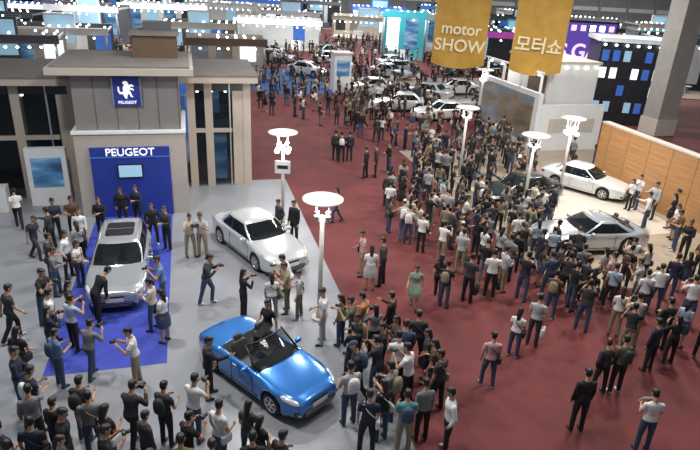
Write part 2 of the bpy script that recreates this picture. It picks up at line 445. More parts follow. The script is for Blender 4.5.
V['point']=person('pointing_man',[(.1,.2,-1),(.75,.1,-.6)],[(.4,0,-.9),(.95,-.1,.2)],LEG2,SHN2,sleeve='long',yaw=-10)
V['bag']=person('man_with_bag',[(.05,.16,-1),(.05,.2,-1)],[(.8,-.2,-.1),(.1,.02,-1)],LEG,SHN,prop='bag',sleeve='short')
V['paper']=person('man_with_leaflet',[(.2,.18,-.95)]*2,[(.8,-.35,.2)]*2,LEG,SHN,prop='paper',pitch=28)
V['lean']=person('leaning_man',[(.35,.2,-.9)]*2,[(.6,-.1,-.75)]*2,LEG2,SHN2,lean=32,pitch=15,sleeve='long')
V['crouch']=person('crouching_photographer',CAMA,CAMF,[(.88,.25,-.38),(.80,-.3,-.5)],[(-.38,0,-.92),(-.5,0,-.86)],lean=18,pitch=0,prop='camera')
V['w']=person('standing_woman',[(.08,.14,-1),(.15,.16,-1)],[(.35,-.1,-.9),(.85,-.3,.1)],LEG,SHN,fem=True,hair='long',prop='sbag')
V['w2']=person('woman_folded_arms',[(.22,.16,-.95)]*2,[(.72,-.62,.1)]*2,LEG2,SHN2,fem=True,hair='pony',sleeve='long')
V['wskirt']=person('woman_in_skirt',[(.08,.14,-1)]*2,[(.6,-.3,-.6),(.3,-.1,-.9)],LEG,SHN,fem=True,hair='long',leg='skirt')
V['wdress']=person('woman_in_dress',[(-.3,.25,-1),(.3,.25,-1)],[(.1,.2,-1),(.85,.1,-.2)],[(.36,.0,-.93),(-.18,0,-.97)],[(.05,0,-1),(-.45,0,-.88)],fem=True,hair='pony',leg='dress')
V['wphoto']=person('woman_photographer',CAMA,CAMF,LEG,SHN,fem=True,hair='long',prop='camera',sleeve='long',pitch=4)
V['wwalk']=person('walking_woman',[(-.3,.14,-1),(.3,.14,-1)],[(.1,.0,-1),(.8,-.1,-.5)],WTH,WSH,fem=True,hair='long',prop='sbag')
V['sit']=person('seated_woman',[(-.35,.25,-.9),(.3,.2,-.9)],[(-.1,.0,-1),(.8,-.3,-.1)],[(.95,.12,-.25),(.9,-.05,-.35)],[(.1,0,-1),(.2,0,-1)],fem=True,hair='long',leg='dress',lean=-4)
FEM={'w','w2','wskirt','wdress','wphoto','wwalk','sit'}
NAMES={k:('woman' if k in FEM else 'man') for k in V}
for k in('photo','photol','crouch'): NAMES[k]='photographer'
placed=[]
def put(k,x,y,h,shirt,pants,z=None,coll=None,scale=None,acc=None):
    o=link(NAMES[k],V[k],(x,y,fz(x,y) if z is None else z),radians(h),coll=coll)
    s=scale or (random.uniform(.90,.98) if k in FEM else random.uniform(.95,1.05)); o.scale=(s*random.uniform(.96,1.08),s*random.uniform(.97,1.10),s) if scale is None else (s,s,s)
    ms=[random.choice(SKIN),CL[shirt],CL[pants],SHOE[0] if random.random()<.8 else SHOE[1],HAIR[0] if random.random()<.8 else HAIR[1],CL[acc or random.choice(['charcoal','black','brown','black','denim','khaki','white'])]]
    for i,m in enumerate(ms):
        o.material_slots[i].link='OBJECT'; o.material_slots[i].material=m
    placed.append((x,y)); return o

# ------------------------------------------------------------------ cars
def smf(pts):
    def f0(x):
        if x<=pts[0][0]: return pts[0][1]
        for (a,p),(b_,q) in zip(pts,pts[1:]):
            if x<=b_: return p+(q-p)*(x-a)/(b_-a)
        return pts[-1][1]
    return lambda x: sum(f0(x+d) for d in(-.12,-.06,0,.06,.12))/5
m_lens=mat('headlamp_lens',(.75,.78,.8),.08,.3,coat=1)
m_tail=mat('tail_lamp',(.35,.01,.01),.15,coat=1)
m_tyre=mat('tyre_rubber',(.015,.015,.015),.8,noise=.1)
m_rim=mat('alloy_rim',(.62,.63,.65),.25,.8)
m_wind=glassmat('car_window',(.30,.34,.36),.55)
m_wind2=glassmat('windscreen',(.55,.60,.62),.6)
m_int=mat('cabin_trim',(.035,.033,.032),.7,noise=.1)
m_seatb=mat('cream_leather',(.42,.36,.28),.5,noise=.06)
m_seatd=mat('dark_leather',(.05,.048,.05),.45,noise=.06)
m_plate=mat('number_plate',(.7,.72,.72),.4)
def paint(n,c,metal=.5): return mat(n,c,.20,metal,coat=.9,noise=.02,nscale=1)
p_silver=paint('silver_paint',(.50,.52,.55)); p_silverw=paint('light_silver_paint',(.60,.62,.64),.4); p_white=paint('pearl_paint',(.68,.69,.70),.15)
p_grey=paint('silver_grey_paint',(.44,.46,.49))
p_blue=paint('blue_paint',(.035,.20,.60),.4); p_dark=paint('dark_paint',(.02,.035,.045),.4)
def car_mesh(name,L,W,wb,foh,top,cab,gh,pt,seat,wr=.32,sh=.075,openr=False,sun=False,sill=.2):
    B=MB(); h=L/2; ax=[h-foh,h-foh-wb]; zt=smf(top); zs=lambda x: zt(x)-sh-.03*max(0,(abs(x)-h+.8))
    def plan(x):
        if x>0: e=max(0,(x-(h-.80))/.80); return 1-.24*e**2.4
        e=max(0,(-x-(h-.7))/.7); return 1-.17*e**2.2
    def zb(x):
        z=sill+ (.03 if abs(x)>h-.3 else 0)
        for a_ in ax:
            d=abs(x-a_); R=wr+.055
            if d<R: z=max(z,wr*1.0+math.sqrt(R*R-d*d)-.0)
        return z
    xs=[-h+i*.05 for i in range(int(L/.05)+1)]
    if xs[-1]<h-.01: xs.append(h)
    for a_ in ax: xs+= [a_-wr-.055,a_+wr+.055,a_-wr-.045,a_+wr+.045]
    xs+= [cab[0]-.004,cab[0]+.004,cab[1]-.004,cab[1]+.004]
    xs=sorted(xs)
    def half(x):
        hw=W/2*plan(x); b_=zb(x); s=zs(x); t=zt(x); inside=cab[0]<x<cab[1]
        fl=1+.018*max(max(0,1-abs(x-a_)/.5) for a_ in ax)
        pts=[(hw*.93,b_),(hw*.975*fl,b_+.02)]
        for fr,k in((.18,.992),(.36,1.0),(.52,1.0),(.68,.997),(.82,.99),(.93,.975)): pts.append((hw*k*(fl if fr<.6 else 1),b_+.02+(s-b_-.02)*fr))
        pts.append((hw*.955,s)); pts.append((hw*.90,s+(t-s)*.42))
        if inside: pts+= [(hw*.83,s+(t-s)*.45),(hw*.80,.48),(hw*.4,.42),(0,.42)]
        else: pts+= [(hw*.80,s+(t-s)*.66),(hw*.62,s+(t-s)*.84),(hw*.35,s+(t-s)*.97),(0,t)]
        return pts,inside
    rings=[];ins=[]
    for x in xs:
        p,i_=half(x); rings.append([(x,-y,z) for y,z in p]+[(x,y,z) for y,z in reversed(p[:-1])]); ins.append(i_)
    def ends(r,sg):
        out=[]
        for dx,sy,sz in((.04,.985,.93),(.07,.95,.80),(.088,.85,.55),(.094,.5,.25)):
            out.append([(x+sg*dx,y*sy,.47+(z-.47)*sz) for x,y,z in r])
        return out
    pre=ends(rings[0],-1)[::-1]; post=ends(rings[-1],1)
    allr=pre+rings+post; ins=[False]*4+ins+[False]*4
    n=len(allr[0]); vs=[p for r in allr for p in r]; fs=[];mm=[]
    for i in range(len(allr)-1):
        for j in range(n-1):
            f=(i*n+j,i*n+j+1,(i+1)*n+j+1,(i+1)*n+j)
            jj=min(j,n-2-j); m=pt
            if (ins[i] or ins[i+1]) and jj>=10: m=m_int
            elif jj==0: m=m_black
            fs.append(f);mm.append(m)
    fs.append(tuple(reversed(range(n))));mm.append(pt); fs.append(tuple(range((len(allr)-1)*n,len(allr)*n)));mm.append(pt)
    B.add(vs,fs,mm,True)
    B.boxb(-h+.12,h-.12,-W/2+.27,W/2-.27,.19,.40,m_black)
    fx=h+.085
    B.sup((fx-.02,0,.33),(.09,1.10,.19),m_black,.3)
    for k in range(3): B.box((fx+.024,0,.28+.05*k),(.02,.98,.008),m_metal)
    B.sup((fx-.012,0,.585),(.06,.60,.07),m_black,.4)
    B.box((fx+.02,0,.47),(.02,.50,.11),m_plate); B.box((-fx-.004,0,.62),(.02,.50,.11),m_plate)
    for sg in(1,-1):
        B.sup((h-.02,sg*.66,.36),(.16,.16,.10),m_black,.6)
        B.sup((h-.0,sg*.66,.36),(.15,.09,.07),m_lens,1)
        xl=h-.25
        T=Matrix.Translation((xl,sg*(W/2*plan(xl)*.865),zs(xl)-.035))@Matrix.Rotation(-sg*radians(24),4,'Z')@Matrix.Rotation(radians(13),4,'Y')
        B.sup((0,0,0),(.58,.22,.15),m_lens,.9,T=T)
        xl=-h+.12
        T=Matrix.Translation((xl,sg*(W/2*plan(xl)*.87),zs(xl)-.11))@Matrix.Rotation(sg*radians(28),4,'Z')
        B.sup((0,0,0),(.34,.20,.17),m_tail,.7,T=T)
    B.sup((-fx+.0,0,.34),(.08,1.2,.16),m_black,.3)
    for sg in(1,-1):
        y=sg*(W/2*1.001)
        for x in ((gh[1]-.12),(gh[0]+gh[1])/2-.15):
            B.box((x,y,.57),(.012,.012,.58),m_black)
        B.box((h-foh-wb/2,y,.32),(wb-.9,.012,.012),m_black)
        B.sup(((gh[0]+gh[1])/2-.02,y*1.002,.80),(.17,.03,.035),m_metal,.5)
        mx=gh[1]-.32
        B.sup((mx,sg*(W/2+.08),zs(mx)+.09),(.12,.22,.14),pt,.7); B.tube([(mx,sg*(W/2-.08),zs(mx)),(mx,sg*(W/2+.05),zs(mx)+.07)],.022,m_black,8)
    for a_ in ax:
        for sg in(1,-1):
            y0=sg*(W/2-.115); w2=.105; prof=[(wr*.62,-w2),(wr*.72,-w2*1.04),(wr*.93,-w2),(wr,-w2*.75),(wr,w2*.75),(wr*.93,w2),(wr*.72,w2*1.04),(wr*.62,w2),(wr*.60,w2*.5),(wr*.60,-w2*.5)]
            N=28; rr=[[(a_+r*cos(2*pi*k/N),y0+q,wr+r*sin(2*pi*k/N)) for r,q in prof] for k in range(N)]; rr.append(rr[0])
            B.loft(rr,m_tyre,True,False)
            B.tube([(a_,y0+sg*.02,wr),(a_,y0+sg*.04,wr)],wr*.62,m_black,24,False)
            pr=[(wr*.68,sg*(w2+.004)),(wr*.62,sg*(w2+.01)),(wr*.57,sg*(w2-.02)),(wr*.60,sg*.03)]
            rr=[[(a_+r*cos(2*pi*k/N),y0+q,wr+r*sin(2*pi*k/N)) for r,q in pr] for k in range(N)]; rr.append(rr[0])
            B.loft(rr,m_rim,True,False,closed=False)
            for k in range(6):
                T=Matrix.Translation((a_,y0+sg*.085,wr))@Matrix.Rotation(2*pi*k/6,4,'Y')
                B.box((0,0,wr*.34),(.055,.03,wr*.60),m_rim,T=T)
            B.tube([(a_,y0+sg*.06,wr),(a_,y0+sg*.105,wr)],.06,m_rim,12)
    gx0,gx1,rx0,rx1,zr=gh; gb=W/2*.885; gr=W/2*(.70); xm=(gx0+gx1)/2-.15
    K=[((gx1+.12,0),(rx1+.06,0)),((gx1+.09,gb*.5),(rx1+.045,gr*.5)),((gx1-.06,gb*.92),(rx1-.01,gr*.92)),((gx1-.13,gb*.975),(rx1-.07,gr)),
       ((xm+.05,gb*1.0),(xm+.05,gr*1.05)),((xm-.05,gb),(xm-.05,gr*1.05)),((gx0+.40,gb*.985),(rx0+.16,gr*1.0)),((gx0+.10,gb*.90),(rx0,gr*.88)),((gx0,gb*.5),(rx0-.05,gr*.5)),((gx0-.03,0),(rx0-.06,0))]
    segm=[m_wind2,m_wind2,pt,m_wind,m_black,m_wind,pt,m_wind2,m_wind2]
    def zbase(x,y):
        s,t=zs(x),zt(x); q=min(1,abs(y)/(W/2)); return s+(t-s)*(1-q**3)-.02
    if not openr:
        full=[(b_,r,1) for b_,r in K]+[(b_,r,-1) for b_,r in reversed(K[1:-1])]
        sm=segm+segm[::-1]
        lv=[]
        for t in(0,.08,.35,.65,.90,1):
            lv.append([])
            for (b_,r,sg) in full:
                bul=.045*sin(pi*t)
                x=b_[0]+(r[0]-b_[0])*t; y=(b_[1]+(r[1]-b_[1])*t)
                x+= bul*.5*(1 if b_[0]>gx1-.2 else (-1 if b_[0]<gx0+.15 else 0)); y+= bul*(1 if y>gr*.8 else 0)
                z0=zbase(b_[0],b_[1]); lv[-1].append((x,y*sg,z0+(zr-.035-z0)*t))
        cx=(rx0+rx1)/2
        for s_,dz in((.93,.022),(.8,.035),(.5,.045),(.2,.05)):
            lv.append([(cx+(x-cx)*s_,y*s_,zr-.035+dz) for x,y,z in lv[5]])
        n=len(full); vs=[p for r in lv for p in r]; fs=[];mm=[]
        for i in range(len(lv)-1):
            for j in range(n):
                k=(j+1)%n; fs.append((i*n+j,i*n+k,(i+1)*n+k,(i+1)*n+j)); mm.append(sm[j] if 1<=i<=3 else pt)
        fs.append(tuple(range((len(lv)-1)*n,len(lv)*n)));mm.append(pt)
        B.add(vs,fs,mm,True)
        if sun:
            B.sup((cx+.10,0,zr+.002),(1.15,.92,.05),m_black,.25)
            B.box((cx+.10,0,zr+.028),(.03,.9,.012),m_metal)
            for sg in(1,-1): B.tube([(rx0,sg*gr*.93,zr-.02),(cx,sg*gr*.95,zr+.03),(rx1-.1,sg*gr*.93,zr-.02)],.015,m_metal,6)
    else:
        q=K[:4]; full=[(b_,r,-1) for b_,r in reversed(q[1:])]+[(b_,r,1) for b_,r in q]
        lv=[]
        for t in(0,.5,1):
            lv.append([])
            for (b_,r,sg) in full:
                z0=zbase(b_[0],b_[1]); lv[-1].append((b_[0]+(r[0]-b_[0])*t+.03*sin(pi*t),(b_[1]+(r[1]-b_[1])*t)*sg,z0+(zr-z0)*t))
        n=len(full); vs=[p for r in lv for p in r]
        fs=[(i*n+j,i*n+j+1,(i+1)*n+j+1,(i+1)*n+j) for i in range(2) for j in range(n-1)]
        B.add(vs,fs,m_wind2,True)
        B.tube([lv[0][0],lv[1][0],lv[2][0]]+lv[2][1:-1]+[lv[2][-1],lv[1][-1],lv[0][-1]],.026,m_black,8)
        for sg in(1,-1):
            B.tube([(cab[0]+.35,sg*.20,.85),(cab[0]+.33,sg*.22,1.08),(cab[0]+.33,sg*.50,1.08),(cab[0]+.35,sg*.52,.85)],.022,m_metal,8)
    xf=gx1-.95; rows=[(xf,[.37,-.37])]
    if xf-.95>cab[0]+.1: rows.append((max(xf-.85,cab[0]+.32),[.37,-.37]))
    for x,ys in rows:
        for y in ys:
            B.sup((x+.12,y,.58),(.52,.50,.20),seat,.45)
            T=Matrix.Translation((x-.16,y,.60))@Matrix.Rotation(radians(-18),4,'Y')
            B.sup((0,0,.26),(.16,.50,.60),seat,.5,T=T); B.sup((0,0,.62),(.10,.26,.18),seat,.6,T=T)
    B.sup((gx1-.18,0,.86),(.42,W*.74,.20),m_int,.4)
    T=Matrix.Translation((gx1-.48,.37,.88))@Matrix.Rotation(radians(-65),4,'Y')
    B.tube([(0.18*cos(2*pi*k/18),.18*sin(2*pi*k/18),0) for k in range(18)],.014,m_black,6,T=T,loop=True)
    B.box((0,0,0),(.05,.34,.02),m_black,T=T)
    return B.mesh(name)
def tops(L,hood,cowl,deck,c1,c0):
    h=L/2; return [(-h,deck-.14),(-h+.12,deck-.04),(-h+.35,deck),(c0,cowl+.02),(c1,cowl),(c1+.35,cowl-.04),(h-.50,hood),(h-.20,hood-.045),(h-.06,hood-.10),(h,hood-.15)]
def putcar(name,me,x,y,hd,L,W,s=1):
    o=link(name,me,(x,y,fz(x,y)),radians(hd)); o.scale=(s,s,s); cars.append((x,y,radians(hd),L/2*s+.12,W/2*s+.12)); return o
m_blue_cc=car_mesh('convertible_body',3.95,1.72,2.44,.80,tops(3.95,.83,.93,.97,.62,-1.05),(-.95,.60),(-1.0,.62,-.7,.02,1.36),p_blue,m_seatd,wr=.31,openr=True)
m_sedan=car_mesh('sedan_body',4.68,1.84,2.74,1.0,tops(4.68,.85,.97,1.02,.95,-1.65),(-1.45,.92),(-1.72,.95,-1.05,.15,1.45),p_silverw,m_seatd,wr=.33)
m_wagon=car_mesh('hatchback_body',4.5,1.82,2.65,.95,tops(4.5,.87,1.0,1.02,.95,-1.9),(-1.8,.92),(-2.05,.95,-1.75,.12,1.53),p_grey,m_seatb,wr=.33,sun=True)
m_coupe=car_mesh('coupe_body',4.35,1.85,2.55,.90,tops(4.35,.80,.93,.98,.70,-1.5),(-1.3,.68),(-1.70,.72,-.75,-.02,1.34),p_silver,m_seatd,wr=.35)
m_dsedan=car_mesh('dark_sedan_body',4.6,1.82,2.70,.95,tops(4.6,.85,.97,1.02,.90,-1.6),(-1.45,.88),(-1.70,.92,-1.05,.12,1.44),p_dark,m_seatb,wr=.33)
m_wsedan=car_mesh('white_sedan_body',4.6,1.82,2.70,.95,tops(4.6,.85,.97,1.02,.90,-1.6),(-1.45,.88),(-1.70,.92,-1.05,.12,1.44),p_white,m_seatd,wr=.33)
putcar('convertible_car',m_blue_cc,-2.04,12.56,-40.5,3.95,1.7,.98)
putcar('silver_sedan_car',m_sedan,-3.50,20.15,-50.5,4.68,1.83)
putcar('silver_hatchback_car',m_wagon,-7.72,17.5,-74,4.5,1.8)
putcar('silver_coupe_car',m_coupe,9.95,22.35,190,4.35,1.85,1.03)
x,y=G(517,201); putcar('dark_sedan_car',m_dsedan,x,y,208,4.6,1.82,.97)
x,y=G(583,190); putcar('white_sedan_car',m_wsedan,x,y,-42,4.6,1.82,.95)
for (px,py,hd,me) in [(370,93,200,m_wsedan),(400,110,190,m_wsedan),(426,98,150,m_sedan),(455,94,200,m_wsedan),(481,112,170,m_sedan),(441,119,200,m_wsedan)]:
    x,y=G(px,py); putcar('display_car',me,x,y,hd,4.6,1.8)

# ------------------------------------------------------------------ main stand
root=bpy.data.objects.new('car_brand_stand',None); sc.collection.objects.link(root); root.location=(OR.x,OR.y,0); root.rotation_euler=(0,0,A)
b=MB()
b.boxb(-4.15,-.12,.12,4.2,0,6.0,m_tower)
b.boxb(-4.3,0,0,4.1,0,3.6,m_towlow); b.boxb(-4.36,.06,-.06,4.0,3.6,3.72,m_white)
b.boxb(-4.9,.5,-.5,4.4,6.0,6.26,m_towlow); b.boxb(-4.75,.35,-.35,4.3,6.26,6.34,m_roof)
for i in range(5): b.boxb(-4.15+.8*(i+1)-.012,-4.15+.8*(i+1)+.012,.105,.13,3.75,6.0,m_brown)
b.obj('tower',parent=root)
b=MB(); b.boxb(-3.75,-.65,-.10,-.002,0,3.05,m_bluewall); b.boxb(-3.75,-.65,-.13,-.10,2.62,2.66,m_bluelb); b.obj('blue_wall_panel',parent=root)
text('sign_lettering','PEUGEOT',.44,m_wtext,(-2.2,-.12,2.84),(pi/2,0,0),root,off=.005)
b=MB(); b.boxb(-2.75,-1.75,-.16,-.10,1.75,2.35,m_black); b.boxb(-2.70,-1.80,-.175,-.16,1.80,2.30,m_screen); b.obj('wall_screen',parent=root)
b=MB(); b.boxb(-2.65,-1.55,-.02,.12,4.75,5.85,m_bluewall)
for q in((-2.65,-2.60,4.75,5.85),(-1.60,-1.55,4.75,5.85)): b.boxb(q[0],q[1],-.04,-.02,q[2],q[3],m_metal)
lion=[(-.05,-.30),(.0,-.28),(.02,-.16),(.08,-.10),(.14,-.22),(.22,-.24),(.22,-.20),(.18,-.17),(.14,-.03),(.08,.06),(.20,.04),(.24,.0),(.27,.03),(.22,.10),(.10,.13),(.20,.18),(.25,.15),(.27,.19),(.20,.25),(.08,.22),(.09,.28),(.02,.36),(-.08,.36),(-.13,.30),(-.10,.25),(-.06,.24),(-.12,.12),(-.12,-.02),(-.20,-.06),(-.26,.02),(-.25,.14),(-.30,.16),(-.31,.0),(-.25,-.12),(-.14,-.12),(-.10,-.2)]
tri=mg.tessellate_polygon([[Vector((p[0],p[1],0)) for p in lion]])
b.add([(-2.1+p[0]*1.05,-.045,5.34+p[1]*1.05) for p in lion],[tuple(t) for t in tri],m_wtext)
b.obj('logo_sign',parent=root)
text('logo_lettering','PEUGEOT',.16,m_wtext,(-2.1,-.04,4.88),(pi/2,0,0),root,off=.005)
b=MB()
b.boxb(-1.9,-.1,2.0,4.1,6.34,7.25,m_brown); b.boxb(-2.0,0,1.9,4.2,7.25,7.36,m_roof); b.boxb(-1.5,-.3,3.0,4.0,7.36,7.7,m_dgrey); b.obj('roof_plant_box',parent=root)
def wing(a0,a1,bf,name):
    k=MB()
    k.boxb(a0-.3,a1+.3,bf-.6,bf+4.6,5.15,5.45,m_col); k.boxb(a0-.34,a1+.34,bf-.64,bf+4.64,5.45,5.52,m_roof)
    k.boxb(a0,a1,bf+3.9,bf+4.1,0,5.15,m_dark)
    k.boxb(a0,a1,bf+.1,bf+4,2.75,2.9,m_dark)
    k.boxb(a0,a1,bf-.02,bf+.1,4.7,5.15,m_dark)
    n=3 if a1-a0<4 else 5
    for i in range(n+1):
        x=a0+(a1-a0)*i/n; w=.36 if i in(0,n,n-2) else .06
        x0=min(max(x-w/2,a0),a1-w); k.boxb(x0,x0+w,bf-.05,bf+(.5 if w>.2 else .1),0,5.15,m_col if w>.2 else m_metal)
    k.boxb(a1-.85,a1-.3,bf,bf+.18,0,5.15,m_col)
    k.boxb(a0+.3,a1-.9,bf+.02,bf+.05,.1,4.7,m_glassb)
    k.boxb(a0+.9,a0+1.8,bf+.5,bf+.55,.2,2.5,m_pic2)
    k.boxb(a0+.9,a0+1.6,bf+2.5,bf+2.6,3.1,4.4,m_pic2)
    k.boxb(a0+.2,a1-.9,bf-.03,bf+.12,2.72,2.92,m_col)
    for i in range(4): k.sup((a0+.5+i*(a1-a0-1)/3,bf+.25,4.62),(.14,.14,.10),m_spot,1,8,6)
    k.obj(name,parent=root)
wing(.15,3.1,3.4,'glass_wing'); wing(-10.5,-4.4,2.6,'glass_wing_side')
k=MB(); k.boxb(-6.6,-5.0,1.6,1.9,0,2.6,m_white); k.boxb(-6.4,-5.2,1.56,1.6,.9,2.2,m_pic2); k.boxb(-8.6,-7.4,1.0,1.6,0,1.1,m_white); k.obj('reception_counter',parent=root)

def at(name,mb,a,b_,parent=None):
    x,y=P(a,b_); return mb.obj(name,(x,y,0),A,parent)
b=MB(); b.boxb(0,.4,0,10.5,0,3.2,m_wood)
for i in range(7): b.boxb(-.008,.0,i*1.5+.7,i*1.5+.72,0,3.2,m_brown)
b.boxb(-.03,.43,-.03,10.53,3.2,3.28,m_offw); b.sup((-.06,4.2,1.5),(.08,.2,.16),m_black,.4); at('wood_partition_wall',b,22.3,-8.2)
b=MB(); b.boxb(0,.3,0,8,0,3.7,m_white); b.boxb(-.03,0,.5,7.5,.4,3.4,m_pic); b.boxb(.3,5.0,0,.3,0,3.0,m_white); b.boxb(1.0,4.4,-.03,0,1.2,2.1,m_offw)
b.boxb(1.3,4.9,1.2,6.5,0,5.4,m_white); b.boxb(1.2,5.0,1.1,6.6,5.4,5.55,m_offw); b.boxb(1.1,1.3,1.5,3.4,.5,4.6,m_brown); b.boxb(.3,1.3,2.2,2.6,3.0,3.4,m_brown)
for i in range(4): b.tube([(.15,.3+i*2.4,0),(.15,.3+i*2.4,5.0)],.09,m_white,10)
b.tube([(.15,.1,4.95),(.15,7.9,4.95)],.07,m_white,8)
for i in range(5): b.sup((1.6+i*.75,1.0,5.2),(.16,.16,.12),m_spot,1,8,6); b.sup((.1,.6+i*1.6,4.8),(.18,.18,.14),m_spot,1,8,6)
x,y=G(530,151); b.obj('display_wall_stand',(x,y,0),A); foot(x,y,A,-.3,5.2,-.3,8.3)
b=MB(); x,y=G(655,133); b.boxb(-.8,.8,-.8,.8,0,15,m_concrete); b.boxb(-.9,.9,-.9,.9,0,1.2,m_offw); b.obj('concrete_column',(x,y,0),A); foot(x,y,A,-1,1,-1,1)

b=MB(); b.boxb(-4.2,4.2,0,.8,2.6,7.2,m_dark); b.boxb(-4.0,4.0,-.05,0,2.8,7.0,m_purp)
for i in range(9): b.boxb(-3.9+i*.9,-3.4+i*.9,-.07,-.05,6.3,6.8,random.choice([m_spotb,m_mag,m_ptext]))
for s_ in(-3.9,3.5): b.boxb(s_,s_+.4,.2,.6,0,2.6,m_metal)
x,y=G(582,112); o=b.obj('led_sign_gantry',(x,y+6,0),radians(4)); text('sign_lettering','OS.GA',1.9,m_ptext,(0,-.1,4.4),(pi/2,0,0),o); foot(x,y+6,radians(4),-4.3,4.3,-.3,1)
b=MB(); b.boxb(-2.6,2.6,0,4,0,6.3,m_dark); b.boxb(-2.8,2.8,-.2,4.2,6.3,6.6,m_white)
for i in range(6):
    for j in range(4): b.boxb(-2.4+i*.8,-1.9+i*.8,-.04,0,1+j*1.3,1.8+j*1.3,random.choice([m_bluelb,m_whglow,m_dark,m_screen,m_dark]))
for i in range(7): b.sup((-2.4+i*.8,-.3,6.1),(.22,.22,.18),m_spotb,1,8,6)
x,y=G(624,128); b.obj('video_wall_tower',(x,y+1,0),radians(-8)); foot(x,y+1,radians(-8),-2.9,2.9,-.4,4.3)

# lamp posts
def lamp(px,py,hz=4.0,sign=False,bright=True,name='street_lamp'):
    x,y=G(px,py,hz); k=MB()
    k.tube([(0,0,0),(0,0,.06)],.24,m_post,20,False); k.tube([(0,0,.06),(0,0,hz-.5)],[.075,.065],m_post,14)
    k.tube([(0,0,.06),(0,0,.35)],[.11,.09],m_post,14)
    rings=[[(r*cos(2*pi*i/36),r*sin(2*pi*i/36),z) for i in range(36)] for r,z in((.10,hz-.10),(.35,hz-.06),(.55,hz-.02),(.60,hz+.0),(.60,hz+.03),(.55,hz+.045),(.2,hz+.06))]
    k.loft(rings,m_disc)
    for i in range(4):
        t=pi/4+i*pi/2; c,s=cos(t),sin(t)
        k.tube([(0,0,hz-.75),(c*.22,s*.22,hz-.6),(c*.30,s*.30,hz-.05)],.014,m_metal,6)
        k.tube([(c*.20,s*.20,hz-.62),(c*.24,s*.24,hz-.45)],[.05,.085],m_metal,12)
        k.sup((c*.245,s*.245,hz-.44),(.13,.13,.05),m_lampw if bright else m_lampd,1,10,6)
        if bright: k.sup((c*.30,s*.30,hz-.72),(.20,.20,.16),m_lampw,.7,12,8)
    if sign: k.boxb(-.32,.32,-.10,-.07,2.3,2.85,m_white); k.boxb(-.22,.22,-.105,-.10,2.5,2.65,m_black)
    k.obj(name,(x,y,fz(x,y)))
    pl=bpy.data.lights.new('lamp_light','POINT'); pl.energy=320 if bright else 80; pl.shadow_soft_size=.25; pl.color=(1,.97,.92)
    lo=bpy.data.objects.new('lamp_light',pl); sc.collection.objects.link(lo); lo.location=(x,y,hz-.25)
    placed.append((x,y))
lamp(323,200,bright=False); lamp(283,133,sign=True); lamp(536,136,bright=False); lamp(574,119); lamp(468,108,bright=False); lamp(486,70,4)

# gold banners
def banner(px0,px1,py,Y,name,lines,rz):
    r=ray((px0+px1)/2,py); t=Y/r[1]; x=r[0]*t; zb_=CH+r[2]*t; w=(px1-px0)/F*(Y*cos(TH)+(CH-zb_)*sin(TH))
    k=MB(); n=16; top=zb_+5.4
    rows=20; vs=[];fs=[]
    for j in range(rows+1):
        for i in range(n+1):
            u=i/n-.5; zz=zb_+ (top-zb_)*j/rows
            zz-= (.30*(1-(2*u)**2))*(1-j/rows)
            vs.append((u*w,.06*sin(u*9+j*.4),zz))
    for j in range(rows):
        for i in range(n): a_=j*(n+1)+i; fs.append((a_,a_+1,a_+n+2,a_+n+1))
    k.add(vs,fs,m_yellow,True)
    k.tube([(-w/2-.1,0,top),(w/2+.1,0,top)],.06,m_metal,8)
    for s_ in(-1,1): k.tube([(s_*w*.45,0,top),(s_*w*.45,0,13.6)],.02,m_metal,6)
    o=k.obj(name,(x,Y,0),rz)
    for (s,sz,dx,dz,ro) in lines: text('banner_lettering',s,sz,m_ltext,(dx,-.12,zb_+dz),(pi/2,radians(ro),0),o,ext=.01)
banner(431,483,64,40,'hanging_banner',[('motor',1.0,0,2.2,2),('SHOW',1.08,0,1.15,2)],radians(-4))
banner(509,559,71,38,'hanging_banner',[('모터쇼',1.05,0,1.5,3)],radians(-8))
for i,Y in enumerate((10,25,38.6,55,75,95,115)):
    k=MB()
    for dz in(0,.7):
        for dy in(-.35,.35): k.tube([(-60,dy,13.6+dz),(80,dy,13.6+dz)],.06,m_metal,6)
    for q in range(93):
        x0=-60+q*1.5; k.tube([(x0,-.35,13.6),(x0+.75,-.35,14.3),(x0+1.5,-.35,13.6)],.03,m_metal,4); k.tube([(x0,.35,13.6),(x0+.75,.35,14.3),(x0+1.5,.35,13.6)],.03,m_metal,4)
    k.obj('ceiling_truss',(0,Y,0))

